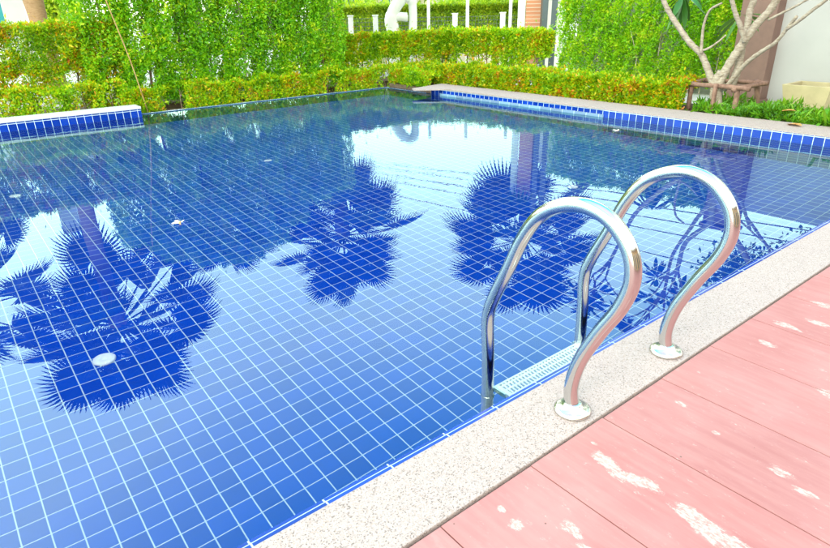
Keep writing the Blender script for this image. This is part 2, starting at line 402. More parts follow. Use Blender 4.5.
# pool shell walls (thin boxes outside the water)
pw = MB().box(WX, WX + .14, WY0, 1.93, FD, .094).build('pool_side_wall', M_wally); pw['kind'] = 'structure'
pw2 = MB().box(WX + .012, WX + .14, 1.93, 5.46, FD, .094).build('pool_side_wall', M_wally); pw2['kind'] = 'structure'
lw = MB().box(WX - .01, WX + .0115, 1.93, 5.2, FD, .034).build('pool_ledge', M_weir_side); lw['kind'] = 'structure'
rw = MB().box(XL, 2.55, WY1 - .012, WYF + .06, FD, .112).build('raised_pool_wall', M_wallx); rw['kind'] = 'structure'
rc = MB().box(XL, 2.556, WY1 - .02, WYF + .07, .112, .147).build('raised_wall_cap', M_white_pure, bevel=.006); rc['kind'] = 'structure'
wr = MB().box(2.5, WX + .14, WYF, WYF + .1, FD, .006).box(WX + .012, WX + .14, 5.461, WYF - .001, FD, .006).build('overflow_wall', M_weir); wr['kind'] = 'structure'
wl = MB().box(2.556, WX + .1, WYF - .002, WYF + .035, .006, .013).box(WX + .010, WX + .05, 5.62, WYF - .003, .006, .0065).build('overflow_lip', M_weir_side); wl['kind'] = 'structure'
nw = MB().box(XL, WX, WY0 - .1, WY0 + .0, FD, .088).build('pool_near_wall', M_wallx); nw['kind'] = 'structure'
lfw = MB().box(XL - .1, XL, WY0, WYF, FD, .088).build('pool_end_wall', M_wally); lfw['kind'] = 'structure'
# inner tiled rim under the near coping
rim = MB().box(XL, WX, WY0, WY0 + .028, .050, .101).box(XL, WX, WY0 + .0285, WY0 + .044, .050, .094).build('pool_rim', M_rim); rim['kind'] = 'structure'
# coping: an L of washed pebble slab
cz0, cz1 = .094, .1165
cp = MB()
cp.box(XL - .22, 7.55, -1.899, WY0, cz0 - .14, cz1)
o = cp.build('pool_coping', M_coping, bevel=.004); o['kind'] = 'structure'
ring = [(WX, WY0 + .001), (7.55, WY0 + .001), (7.55, 5.74), (7.2, 5.66), (6.72, 5.56), (6.66, 5.44), (WX, 5.08)]
cp = MB().add([(x, y, cz0) for x, y in ring] + [(x, y, cz1) for x, y in ring], [tuple(reversed(range(7))), tuple(range(7, 14))] + [(i, (i + 1) % 7, (i + 1) % 7 + 7, i + 7) for i in range(7)])
o = cp.build('pool_coping', M_coping); o['kind'] = 'structure'
o = MB().box(XL - .22, XL, WY0 + .001, WYF, .0, cz1).build('pool_coping', M_coping); o['kind'] = 'structure'
# deck of painted boards with narrow dark joints
MB().box(-8, 12, -7, -1.8995, -.06, .086).build('deck_base', M_gap)['kind'] = 'structure'
dk = MB(); xs = .216 - .3432 * 24
while xs < 11.8:
    ya = -1.9075; j = random.uniform(-.0015, .0015)
    dk.box(xs + .0018, xs + .3432 - .0018, -7, ya + j, .088, .1125)
    xs += .3432
dko = dk.build('pool_deck', M_deck, bevel=.0012); dko['kind'] = 'structure'
# water
nx = MB().add([(XL, WY0, 0), (WX, WY0, 0), (WX + .012, WYF, 0), (2.55, WYF, 0), (2.55, WY1, 0), (XL, WY1, 0)], [(0, 1, 2, 3, 4, 5)])
wo = nx.build('pool_water', M_water); wo['kind'] = 'structure'
# planting bed soil around the far sides
MB().box(XL - .22, 8.1, 6.925, 7.26, -.2, -.005).box(XL - .22, 8.4, 7.262, 8.0, -.2, .066).build('planting_soil', M_soil)['kind'] = 'structure'
MB().box(7.552, 8.35, -2.6, 6.92, -.1, .092).box(7.2, 7.551, 5.76, 6.92, -.1, .07).build('planting_soil', M_soil)['kind'] = 'structure'

# ================================================================== LADDER
ladder = tag(empty('pool_ladder', (1.825, -1.82, .116)), 'polished stainless steel pool ladder with two curved handrails and white tread', 'pool ladder')
prof = [(-1.825, 0.119), (-1.812, 0.201), (-1.834, 0.31), (-1.89, 0.435), (-1.947, 0.541), (-1.971, 0.63), (-1.951, 0.712), (-1.888, 0.777), (-1.805, 0.801), (-1.721, 0.785), (-1.642, 0.737), (-1.581, 0.655), (-1.522, 0.525), (-1.455, 0.38), (-1.433, 0.293), (-1.44, 0.146), (-1.444, -0.032), (-1.444, -0.332), (-1.444, -0.789)]
for X in (1.54, 2.1):
    pts = catmull([(X, a, b) for a, b in prof], 8)
    rl = MB().tube(pts, .0234, 28).build('rail', M_steel, ladder, sm=True)
    fl = MB().lathe([(.0, .0), (.057, .0), (.060, .004), (.059, .010), (.050, .016), (.032, .019), (.027, .031), (.0245, .033), (.0, .033)], (X, -1.825, .1168), 40).build('flange', M_satin, rl, sm=True)
    cl = MB().lathe([(.0, -.008), (.0255, -.008), (.0268, -.004), (.0268, .004), (.0255, .008), (0, .008)], (X, -1.444, -.055), 28).build('joint_ring', M_steel, rl, sm=True)
def tread(z):
    t = MB(); x0, x1, y0, y1 = 1.575, 2.077, -1.524, -1.440
    t.box(x0, x1, y0, y0 + .008, z - .022, z); t.box(x0, x1, y1 - .008, y1, z - .022, z)
    t.box(x0, x0 + .022, y0 + .008, y1 - .008, z - .022, z); t.box(x1 - .022, x1, y0 + .008, y1 - .008, z - .022, z)
    for yy in (y0 + .034, y0 + .06): t.box(x0 + .022, x1 - .022, yy, yy + .008, z - .015, z - .001)
    n = 26
    for i in range(n):
        xx = x0 + .022 + (i + .5) * (x1 - x0 - .044) / n
        t.add([(xx - .005, y0 + .008, z - .012), (xx + .003, y0 + .008, z - .012), (xx + .011, y1 - .008, z - .012), (xx + .003, y1 - .008, z - .012),
               (xx - .005, y0 + .008, z), (xx + .003, y0 + .008, z), (xx + .011, y1 - .008, z), (xx + .003, y1 - .008, z)],
              [(3, 2, 1, 0), (4, 5, 6, 7), (0, 1, 5, 4), (1, 2, 6, 5), (2, 3, 7, 6), (3, 0, 4, 7)])
    return t
for z in (-.014, -.28, -.54):
    to = tread(z).build('tread', M_plastic, ladder)
    MB().box(1.5695, 1.5785, -1.505, -1.425, z - .03, z + .002).build('bracket', M_steel, to); MB().box(2.0735, 2.0825, -1.505, -1.425, z - .03, z + .002).build('bracket', M_steel, to)

# ================================================================== SMALL POOL THINGS
def disc(x, y, label, r=.06):
    o = MB().lathe([(r, 0), (r, .006), (r * .9, .012), (r * .35, .016), (r * .3, .010), (r * .12, .010)], (0, 0, 0), 36).build('floor_inlet', M_plastic, None, sm=True)
    o.location = (x, y, FD + .001); tag(o, label, 'pool inlet', 'round white inlets on the pool floor')
disc(.56, .555, 'round white inlet on the pool floor nearest the camera, under the left palm reflection')
disc(4.82, .67, 'round white inlet on the pool floor behind the handrails', .05)
disc(.59, 3.95, 'small white inlet on the pool floor near the left raised tiled wall', .05)
disc(3.05, 3.6, 'small white inlet on the pool floor in the far middle of the pool', .045)
def flower(loc, s, label, n=5):
    e = tag(empty('floating_flower', loc), label, 'flower')
    for k in range(n):
        a = 2 * PI * k / n + .4; u = Vector((math.cos(a), math.sin(a), 0)); w = Vector((-u.y, u.x, 0)); L = Vector(loc)
        P = []
        for t, ww, h in ((.06, .10, .004), (.35, .30, .006), (.7, .36, .012), (1.0, .14, .009)):
            c = L + u * (t * s) + w * (t * t * .25 * s); P += [c - w * ww * s * .5 + Vector((0, 0, h)), c + w * ww * s * .5 + Vector((0, 0, h * .5))]
        MB().add(P, [(0, 1, 3, 2), (2, 3, 5, 4), (4, 5, 7, 6)]).build('petal', M_petal if k != 3 else M_petalb, e, sm=True)
    MB().lathe([(.10 * s, .002), (.12 * s, .008), (.05 * s, .012)], loc, 10).build('flower_center', M_petalb, e)
flower(tuple(at(180, 223, Z=.002)), .055, 'white frangipani blossom with browned petal floating on the water at left')
flower(tuple(at(618, 131, Z=.002)), .06, 'white blossom floating on the water by the far right tiled wall', 5)

# ================================================================== HEDGES
def stems(parent, pts, r, h, mat, name='stem', lean=.06, forks=2):
    for (x, y, z) in pts:
        s = MB(); top = Vector((x + random.uniform(-lean, lean), y + random.uniform(-lean, lean), z + h))
        a = Vector((x, y, z)); mid = a.lerp(top, .5) + Vector((random.uniform(-.02, .02), random.uniform(-.02, .02), 0))
        s.tube(catmull([a, mid, top], 4), list(np.linspace(r, r * .45, 9)), 6)
        for k in range(forks):
            t = random.uniform(.35, .8); b = a.lerp(top, t); e = b + Vector((random.uniform(-.2, .2), random.uniform(-.12, .12), random.uniform(.15, .35) * h))
            s.tube([b, b.lerp(e, .5) + Vector((0, 0, .02)), e], [r * .5, r * .4, r * .25], 5)
        s.build(name, mat, parent)
FR = [(1, -1), (2, 1), (0, -1)]
# left low hedge: red and yellow tipped
h = tag(empty('low_hedge', (1, 7.3, .06)), 'clipped hedge with orange and yellow tips above bare stems behind the left raised pool wall', 'hedge')
p = np.concatenate([box_leaves(-3.6, 2.62, 7.12, 7.65, .62, 1.25, 60000, [(1, -1), (1, -1), (2, 1)], .75, 5, 0, 0), box_leaves(-3.6, 2.62, 7.12, 7.65, .1, .75, 24000, [(1, -1), (1, -1)], .28, 6, 1, 0)])
leaf_mesh('foliage', p, (0, -.5, .25), .046, .020, M_leaf_red, h)
stems(h, [(x, 7.36 + random.uniform(-.08, .08), .06) for x in np.arange(-3.4, 2.7, .3)], .013, 1.0, M_stem, forks=3)
# tall hedge: a row of close-planted clipped trees
tops = [2.05, 2.4, 2.65, 2.8, 2.6, 2.3, 2.0, 1.85]
xs_ = [2.42, 2.93, 3.45, 3.96, 4.48, 5.0, 5.52, 5.98]
lab = ['leftmost tall hedge tree, beside the orange tipped hedge', 'tall hedge tree right behind the leaning bamboo pole', 'tall hedge tree standing between the bamboo pole and the thin grey trunk',
       'tall dense hedge tree with thin dark trunk behind the overflow edge', 'tall hedge tree left of the one with a pale bare trunk', 'tall hedge tree with a pale bare trunk at its foot',
       'tall hedge tree right of the pale bare trunk, by the far pool edge', 'rightmost tall hedge tree, where the low far hedge begins']
for i, (x, zt) in enumerate(zip(xs_, tops)):
    y = 7.42 + random.uniform(-.05, .05)
    e = tag(empty('hedge_tree', (x, y, .06)), lab[i], 'hedge tree', 'tall clipped hedge trees behind the far pool edge')
    w = .36
    p = box_leaves(x - w, x + w, y - .42, y + .36, .75, zt, int(13500 * (zt - .7) / 1.6), [(1, -1), (1, -1), (1, 1), (2, 1), (0, -1), (0, 1)], .80, 4.5, i, 0)
    p2 = box_leaves(x - w, x + w, y - .40, y + .30, .12, .80, 4200, [(1, -1), (1, -1), (0, -1)], .12, 5.5, i + 1, 0)
    leaf_mesh('crown', np.concatenate([p, p2]), (0, -.45, .2), .048, .023, M_leaf_green, e)
    pale = i == 5
    bx = x + random.uniform(-.05, .05)
    s = MB(); A = Vector((bx, y - (.36 if pale else .2), .06)); T = Vector((x + random.uniform(-.1, .1), y, zt - .15))
    s.tube(catmull([A, A.lerp(T, .4) + Vector((.03, -.02, 0)), T], 5), list(np.linspace(.030 if pale else .024, .008, 11)), 7)
    for k in range(6):
        t = random.uniform(.2, .85); b = A.lerp(T, t); q = b + Vector((random.uniform(-.3, .3), random.uniform(-.3, .25), random.uniform(.1, .35)))
        s.tube([b, b.lerp(q, .5) + Vector((0, 0, .03)), q], [.010, .008, .004], 5)
    s.build('trunk', M_palestem if pale or i == 4 else M_stem, e)
bp = MB().tube(catmull([at(148, 112, Y=6.86), at(130, 60, Y=6.85), at(105, -2, Y=6.84), at(92, -40, Y=6.83)], 4), .0085, 8)
tag(bp.build('bamboo_pole', M_bamboo, None, sm=True), 'long thin yellow brown bamboo pole leaning in the hedge above the raised wall end', 'pole')
# clipped hedge on bare stems beyond the far corner, well behind the pool
h = tag(empty('far_hedge', (9.4, 7.4, .06)), 'lime green clipped hedge on bare gappy stems beyond the far pool corner', 'hedge')
p1 = box_leaves(6.2, 9.75, 7.75, 8.2, .46, .90, 26000, [(1, -1), (1, -1), (2, 1)], .95, 5, 1, 0)
p2 = box_leaves(9.50, 9.95, 5.22, 8.1, .46, .93, 24000, [(0, -1), (0, -1), (2, 1), (1, -1)], .95, 5, 2, 0)
p3 = box_leaves(6.2, 9.75, 7.75, 8.15, .08, .5, 5200, [(1, -1)], -.05, 4, 2, 0)
p4 = box_leaves(9.50, 9.9, 5.22, 8.1, .08, .5, 5000, [(0, -1)], -.1, 4, 0, 0)
leaf_mesh('foliage', np.concatenate([p1, p2, p3, p4]), (-.4, -.35, .3), .055, .026, M_leaf_mix, h)
stems(h, [(9.65 + random.uniform(-.08, .04), y, .06) for y in np.arange(5.3, 7.8, .34)] + [(x, 7.95, .06) for x in np.arange(6.6, 9.5, .36)], .018, .65, M_stem, forks=3)
# knee-high hedge all along the right coping and round the far edge
h = tag(empty('knee_high_hedge', (7.8, 3.4, .09)), 'knee high yellow green hedge with reddish tips running along the right coping', 'hedge')
def knee(ax, a0, a1, front, back, m, zt, n0=1):
    z0 = .085 if ax == 1 else -.03
    t = rng.uniform(a0, a1, m); top = zt + .025 * np.sin(t * 5 + n0) + .02 * np.sin(t * 11)
    u = rng.uniform(0, 1, m); f = rng.uniform(0, 1, m) < .55
    q = np.where(f, front + np.abs(rng.normal(0, .035, m)), rng.uniform(front, back, m)); zz = np.where(f, z0 + u * (top - z0), top - np.abs(rng.normal(0, .04, m)))
    p = np.stack([q, t, zz] if ax == 1 else [t, q, zz], 1); p[:, 2] += field(p, 9, 0) * .03 + (rng.uniform(0, 1, m) < .03) * rng.exponential(.04, m); p[:, 0] += field(p, 7, 1) * .03
    return p[(field(p, 5, 1) + .5 * field(p, 13, 2) > -.95) | (rng.uniform(0, 1, m) < .12)]
leaf_mesh('foliage', np.concatenate([knee(1, 1.198, 5.95, 7.585, 8.1, 60000, .405), knee(1, 5.9, 7.3, 7.65, 8.1, 11000, .36)]), (-.45, -.2, .45), .047, .022, M_leaf_red, h)
stems(h, [(7.8, y, .09) for y in np.arange(1.3, 6.6, .3)], .010, .26, M_stem)
h = tag(empty('edge_shrubs', (3, 7.0, .0)), 'strip of knee high mixed green and yellow shrubs right behind the far pool edge', 'shrub border')
pk = np.concatenate([knee(0, -3.2, 2.5, 6.875, 7.2, 22000, .46, 3), knee(0, 2.4, 7.75, 6.875, 7.2, 32000, .35, 3), knee(1, 5.75, 6.95, 7.2, 7.62, 9000, .30)]); pk = pk[(field(pk, 3.2, 2) > -.75)]
leaf_mesh('foliage', pk, (-.1, -.5, .45), .046, .021, M_leaf_mix, h)
stems(h, [(x, 7.02, -.02) for x in np.arange(-3, 7.3, .33)], .009, .35, M_stem)
# green wall of slender plants
h = tag(empty('green_wall_hedge', (9.3, 2.8, .17)), 'tall bright green wall of thin stemmed hedge plants behind the knee high hedge', 'hedge')
p = box_leaves(9.42, 9.76, 1.05, 4.70, .18, 1.66, 70000, [(0, -1), (0, -1), (0, -1), (2, 1)], .42, 6, 2, .15)
leaf_mesh('foliage', p, (-.5, -.2, .15), .042, .020, M_leaf_wall, h)
stems(h, [(9.55, y, .06) for y in np.arange(1.4, 4.7, .19)], .010, 1.35, M_palestem, forks=2)
bw = MB().box(9.86, 9.94, .8, 4.6, .05, 1.45).build('boundary_wall', M_conc); tag(bw, 'grey boundary wall glimpsed through gaps in the tall bright green hedge', 'wall')

# ================================================================== RIGHT SIDE: pillar, wall, planter, plants
tag(MB().box(9.202, 9.36, -8, 1.0, .05, 1.47).build('garden_wall', M_gardenwall, bevel=.004), 'smooth pale grey white garden wall at right behind the planter', 'wall')
pl = tag(empty('brown_pillar', (9.19, 1.04, .08)), 'square dark brown rendered pillar behind the bare branched frangipani', 'pillar')
MB().box(8.985, 9.20, .835, 1.30, .05, 1.72).build('shaft', M_brown, pl, bevel=.006)
MB().box(8.965, 9.198, .815, 1.32, .05, .13).build('plinth', M_brown, pl, bevel=.006)
MB().box(8.95, 9.235, .80, 1.335, 1.723, 1.78).build('cap', M_brown, pl, bevel=.008)
e = tag(empty('planter', (8.85, .17, .09)), 'flared cream terracotta planter box with dark soil before the pale garden wall', 'planter')
def tapered(x0, x1, y0, y1, z0, z1, fl):
    return MB().box(x0, x1, y0, y1, z0, z1, (x0 - fl, x1 + fl, y0 - fl, y1 + fl))
b = MB(); x0, x1, y0, y1, zz0, zz1, fl, th = 8.64, 9.07, -.045, .38, .05, .396, .060, .038
bo = [(x0, y0, zz0), (x1, y0, zz0), (x1, y1, zz0), (x0, y1, zz0)]
to_ = [(x0 - fl, y0 - fl, zz1), (x1 + fl, y0 - fl, zz1), (x1 + fl, y1 + fl, zz1), (x0 - fl, y1 + fl, zz1)]
ti = [(x0 - fl + th, y0 - fl + th, zz1), (x1 + fl - th, y0 - fl + th, zz1), (x1 + fl - th, y1 + fl - th, zz1), (x0 - fl + th, y1 + fl - th, zz1)]
tb = [(a, c, zz1 - .09) for a, c, _ in ti]
b.add(bo + to_ + ti + tb, [(3, 2, 1, 0)] + [(k, (k + 1) % 4, (k + 1) % 4 + 4, k + 4) for k in range(4)] + [(k + 4, (k + 1) % 4 + 4, (k + 1) % 4 + 8, k + 8) for k in range(4)] + [(k + 8, (k + 1) % 4 + 8, (k + 1) % 4 + 12, k + 12) for k in range(4)] + [(12, 13, 14, 15)])
b.build('pot', M_planter, e, bevel=.004)
MB().add([(x0 - fl + th, y0 - fl + th, zz1 - .06), (x1 + fl - th, y0 - fl + th, zz1 - .06), (x1 + fl - th, y1 + fl - th, zz1 - .06), (x0 - fl + th, y1 + fl - th, zz1 - .06)], [(0, 1, 2, 3)]).build('soil', M_soil, e)

def blade(mb, base, az, L, W, rise, droop, segs=6, tw=0):
    """one arching strap leaf"""
    u = Vector((math.cos(az), math.sin(az), 0)); w = Vector((-u.y, u.x, 0)); pts = []
    for i in range(segs + 1):
        t = i / segs; c = Vector(base) + u * (L * t * (1 - .15 * t)) + Vector((0, 0, rise * math.sin(min(1, t * 1.25) * PI / 2) - droop * t * t))
        ww = W * (math.sin(PI * min(1, .12 + t * .88)) ** .7) * .5
        pts += [c - w * ww + Vector((0, 0, ww * .35)), c, c + w * ww + Vector((0, 0, ww * .35))]
    o = len(mb.v); mb.v += [tuple(p) for p in pts]
    for i in range(segs):
        a = o + i * 3; mb.f += [(a, a + 1, a + 4, a + 3), (a + 1, a + 2, a + 5, a + 4)]
def strap_plant(loc, n, L, W, rise, droop, label, mat=None, cat='plant', grp=None, nm='strap_leaf_plant'):
    mb = MB()
    for k in range(n):
        s = random.uniform(.6, 1.1); blade(mb, (loc[0] + random.uniform(-.03, .03), loc[1] + random.uniform(-.03, .03), loc[2]), random.uniform(0, 2 * PI), L * s, W * random.uniform(.8, 1.2), rise * s * random.uniform(.6, 1.2), droop * random.uniform(.5, 1.1))
    o = mb.build(nm, mat or M_strap, None, sm=True); tag(o, label, cat, grp); return o
strap_plant((7.619, -0.433, .09), 16, .34, .036, .22, .16, 'leafy strap leaved plant hanging over the coping at the right picture edge')
strap_plant((7.728, -0.128, .09), 22, .24, .026, .17, .10, 'bright strap leaved plant in front of the cream planter')
strap_plant((7.924, -0.792, .09), 16, .36, .04, .24, .16, 'tall strap leaved plant right of the cream planter')
for k, (a, b_) in enumerate(((7.652, 0.187), (7.924, 0.35), (7.597, 0.481), (8.011, 0.133))):
    mb = MB()
    for q in range(10):
        az = random.uniform(0, 2 * PI); base = Vector((a, b_, .09)); L = random.uniform(.12, .2)
        for t in np.linspace(.25, 1, 7):
            c = base + Vector((math.cos(az), math.sin(az), 0)) * (L * t) + Vector((0, 0, .16 * math.sin(t * 1.9)))
            for sd in (-1, 1):
                blade(mb, c, az + sd * 1.1, .05 * (1.25 - t), .014, .012, .02, 2)
    tag(mb.build('fern', M_strap, None), ['low bright fern at the foot of the brown pillar', 'fern between the brown pillar and the cream planter', 'small fern just right of the propped frangipani trunk', 'low fern under the left corner of the cream planter'][k], 'fern', 'low ferns along the right bed')
m = 5200; bx_ = 7.60 + rng.uniform(0, 1, m) ** 1.5 * .85; by_ = rng.uniform(-1.3, 1.12, m); hgt = .07 + .05 * np.sin(by_ * 9) + .03 * np.sin(bx_ * 14 + by_ * 5)
pb = np.stack([bx_, by_, .095 + rng.uniform(0, 1, m) * hgt], 1); pb = pb[field(pb, 6, 1) > -.7]
gc = leaf_mesh('ground_cover', pb, (-.3, -.1, .55), .085, .020, M_strap, None, up=.5)
tag(gc, 'low bright green ground cover filling the bed beside the right coping', 'ground cover', kind='stuff')
strap_plant((7.72, .28, .09), 18, .22, .02, .16, .10, 'tuft of thin arching leaves between the prop frame and the cream planter')
strap_plant((7.80, .62, .09), 16, .2, .018, .15, .09, 'small tuft of thin leaves behind the right post of the prop frame')
# dry orange leaves lying on the coping and bed
def drop_leaf(c, az, L, W, mat, label):
    mb = MB(); blade(mb, (0, 0, 0), az, L, W, .012, .0, 6)
    o = mb.build('fallen_leaf', mat, None, sm=True); o.location = c; tag(o, label, 'leaf', 'dry frangipani leaves fallen by the right coping')
drop_leaf((7.38, -0.161, 0.119), -1.95, .20, .085, M_orangeleaf, 'large orange dry leaf lying on the right coping edge')
drop_leaf((7.619, 0.024, 0.212), -1.2, .17, .075, M_orangeleaf, 'orange dry leaf caught among the strap leaves before the planter')
drop_leaf((7.445, -0.27, 0.119), 2.6, .13, .055, M_orangeleaf, 'smaller orange dry leaf curled beside the large one on the coping')

# ------------------------------------------------ frangipani with its prop frame
tree = tag(empty('frangipani_tree', (7.782, 0.742, .09)), 'bare branched pale frangipani tree tied inside a low wooden prop frame', 'tree')
def br(px, X0, X1, r0, r1, ext=None):
    n = len(px); P = [at(a, b_, X=X0 + (X1 - X0) * i / (n - 1)) for i, (a, b_) in enumerate(px)]
    if ext: P += [Vector(q) for q in ext]
    C = catmull(P, 6); rr = np.linspace(r0, r1, len(C)); rr = [r * (1 + .07 * math.sin(i * 1.9) + .04 * random.uniform(-1, 1)) for i, r in enumerate(rr)]
    return C, rr
limbs = []
tb_ = MB(); C, rr = br([(716, 116), (716, 100), (716, 82), (722, 72)], 7.782, 7.782, 0.080, 0.053); tb_.tube(C, rr, 14)
tb_.build('trunk', M_fbark, tree, sm=True)
limbs.append(br([(718, 86), (728, 66), (737, 52), (745, 40), (757, 24), (770, 10), (782, -8)], 7.782, 7.978, 0.053, 0.037, [(8.196, 0.263, 1.788), (8.25, 0.002, 2.223)]))
limbs.append(br([(714, 88), (708, 70), (701, 54), (690, 43), (678, 26), (669, 12), (662, -4)], 7.782, 7.576, 0.042, 0.023, [(7.489, 1.677, 1.647), (7.402, 1.786, 2.06)]))
limbs.append(br([(701, 54), (702, 40), (704, 24), (710, 10), (722, 3)], 7.674, 7.619, 0.019, 0.011))
limbs.append(br([(701, 51), (709, 48), (718, 42), (726, 35)], 7.674, 7.815, 0.015, 0.009))
limbs.append(br([(745, 42), (741, 28), (735, 12), (731, -4)], 7.837, 7.652, 0.029, 0.021, [(7.543, 0.948, 1.788), (7.38, 0.894, 2.223)]))
limbs.append(br([(731, 88), (738, 68), (742, 48), (747, 28), (750, 10), (753, -6)], 7.88, 8.141, 0.045, 0.031, [(8.413, 1.22, 1.897), (8.522, 1.329, 2.387)]))
limbs.append(br([(724, 90), (738, 72), (750, 60), (764, 50), (776, 42), (789, 26), (797, 16)], 7.815, 7.597, 0.029, 0.017))
limbs.append(br([(787, 29), (800, 20), (814, 9), (830, -4)], 7.619, 7.543, 0.019, 0.014, [(7.434, -0.433, 1.691), (7.271, -0.683, 2.06)]))
limbs.append(br([(768, 20), (780, 14), (796, 6), (810, -2)], 7.945, 7.924, 0.015, 0.011, [(7.978, -0.302, 1.625)]))
tips = []
for C, rr in limbs:
    MB().tube(C, rr, 10).build('limb', M_fbark, tree, sm=True)
    if C[-1].z > 1.45: tips.append((C[-1], (C[-1] - C[-6]).normalized(), rr[-1]))
rosettes = []
for lev in range(2):
    nt_ = []
    for (p, d, r) in tips:
        for k in range(3):
            dd = (d + Vector((random.uniform(-.9, .9), random.uniform(-.9, .9), random.uniform(-.1, .5)))).normalized(); L = random.uniform(.28, .45)
            q = p + dd * L; mid = p.lerp(q, .5) + Vector((0, 0, .03))
            MB().tube(catmull([p, mid, q], 4), list(np.linspace(r * .8, r * .55, 9)), 7).build('branchlet', M_fbark, tree, sm=True); nt_.append((q, dd, r * .6))
    tips = nt_
mb = MB()
def leafpad(mb, base, d, L, W):
    """broad pointed frangipani leaf"""
    s = d.cross(Vector((0, 0, 1)));
    if s.length < .05: s = Vector((1, 0, 0))
    s.normalize(); n = s.cross(d); pts = []
    for t, w in ((0, .03), (.12, .08), (.3, .55), (.55, 1), (.8, .75), (1, .04)):
        c = base + d * (L * t) - n * (.0) + Vector((0, 0, -.18 * L * t * t))
        pts += [c - s * W * w * .5 + n * W * w * .12, c, c + s * W * w * .5 + n * W * w * .12]
    o = len(mb.v); mb.v += [tuple(p) for p in pts]
    for i in range(5):
        a = o + i * 3; mb.f += [(a, a + 1, a + 4, a + 3), (a + 1, a + 2, a + 5, a + 4)]
for (p, d, r) in tips:
    for k in range(11):
        a = 2 * PI * k / 11 + random.uniform(-.3, .3); e1 = d.orthogonal().normalized(); e2 = d.cross(e1)
        v = (e1 * math.cos(a) + e2 * math.sin(a) + d * random.uniform(-.1, .9)).normalized()
        leafpad(mb, p, v, random.uniform(.20, .34), random.uniform(.07, .095))
# the low leaf cluster seen behind the limbs
for base, n in ((at(684, -6, X=8.17), 16), (at(742, 14, X=8.28), 6)):
    for k in range(n):
        v = Vector((random.uniform(-.4, .5), random.uniform(-1, 1), random.uniform(-.9, .1))).normalized(); leafpad(mb, base, v, random.uniform(.28, .42), .10)
mb.build('leaves', M_plum, tree, sm=True)

prop = tag(empty('prop_frame', (7.815, 0.894, .09)), 'low frame of rough brown wooden poles propping the frangipani trunk', 'tree prop')
def pole(a, b_, r, nm):
    a = Vector(a); b_ = Vector(b_); m_ = a.lerp(b_, .5) + Vector((random.uniform(-.006, .006), random.uniform(-.006, .006), .004))
    MB().tube(catmull([a, m_, b_], 5), [r * (1 + .08 * math.sin(k * 2.1)) for k in range(11)], 9).build(nm, M_prop, prop, sm=True)
pole(at(688, 110, X=7.804), at(693, 82, X=7.771), 0.029, 'post')
pole(at(711, 114, X=7.652), at(716, 84, X=7.684), 0.027, 'post')
pole(at(733, 115, X=7.728), at(738, 86, X=7.75), 0.032, 'post')
pole(at(757, 108, X=8.359), at(757, 80, X=8.315), 0.032, 'post')
pole(at(690, 84, X=7.75), at(750, 89, X=7.706), 0.028, 'crossbar')
pole(at(700, 80, X=8.087), at(764, 83, X=8.272), 0.027, 'crossbar')
pole(at(733, 90, X=7.684), at(767, 83, X=8.272), 0.029, 'crossbar')
pole(at(689, 84, X=7.761), at(712, 78, X=8.25), 0.024, 'crossbar')

# ================================================================== FAN PALMS
def fan_leaf(mb, base, d, R, petiole, up):
    d = d.normalized(); s = d.cross(Vector((0, 0, 1)));
    if s.length < .05: s = Vector((1, 0, 0))
    s.normalize(); n = s.cross(d).normalized()
    hub = base + d * petiole + Vector((0, 0, -.22 * petiole * (1.2 - d.z)))
    mb.tube([base, base.lerp(hub, .5) + Vector((0, 0, .03)), hub], [.02, .016, .012], 5)
    d2 = (d + Vector((0, 0, -.35))).normalized(); s2 = s; n2 = s2.cross(d2).normalized()
    nseg = 40; span = rad(280); tw = random.uniform(-.5, .5)
    s2, n2 = (s2 * math.cos(tw) + n2 * math.sin(tw)), (n2 * math.cos(tw) - s2 * math.sin(tw))
    o = len(mb.v)
    for k in range(nseg):
        a = -span / 2 + span * (k + .5) / nseg; da = span / nseg * .5
        rr = R * (1 - .22 * abs(a) / (span / 2)) * random.uniform(.93, 1.05); pl_ = .012 if k % 2 else -.012
        def P(r, an, h): return hub + (d2 * math.cos(an) + s2 * math.sin(an)) * r + n2 * (h - .16 * r * r / R * .6) + Vector((0, 0, -.10 * (r / R) ** 3 * R))
        j = len(mb.v)
        mb.v += [tuple(P(.02, a - da, 0)), tuple(P(.02, a + da, 0)), tuple(P(rr * .57, a + da * 1.05, pl_)), tuple(P(rr * .57, a - da * 1.05, -pl_)), tuple(P(rr * .78, a + da * .50, 0)), tuple(P(rr * .78, a - da * .50, 0)), tuple(P(rr, a, -.02))]
        mb.f += [(j, j + 1, j + 2, j + 3), (j + 3, j + 2, j + 4, j + 5), (j + 5, j + 4, j + 6)]
M_tantrunk = m_bark('tan_palm_bark', (.34, .19, .10), (.50, .31, .18), 1)
def palm(x, y, ztop, R, pet, n, label, seed, tm=None):
    random.seed(seed)
    e = tag(empty('fan_palm', (x, y, .17)), label, 'palm tree', 'fan palms standing outside the picture and mirrored in the water')
    T = Vector((x, y, ztop)); lean = Vector((random.uniform(-.1, .1), random.uniform(-.1, .1), 0))
    C = catmull([(x, y, .1), Vector((x, y, ztop * .5)) + lean, T], 8)
    MB().tube(C, [(.14 if i < len(C) - 3 else .17) * (1 + .05 * math.sin(i * 2.3)) for i in range(len(C))], 12).build('trunk', tm or M_pbark, e, sm=True)
    for k in range(n):
        az = k * 2.399 + random.uniform(-.2, .2); el = rad(80 - 112 * (k / (n - 1)) ** .85 + random.uniform(-9, 9))
        d = Vector((math.cos(az) * math.cos(el), math.sin(az) * math.cos(el), math.sin(el)))
        mb = MB(); fan_leaf(mb, T + d * .08, d, R * random.uniform(.8, 1.12), pet * random.uniform(.6, 1.2), 0)
        mb.build('frond', M_palm, e)
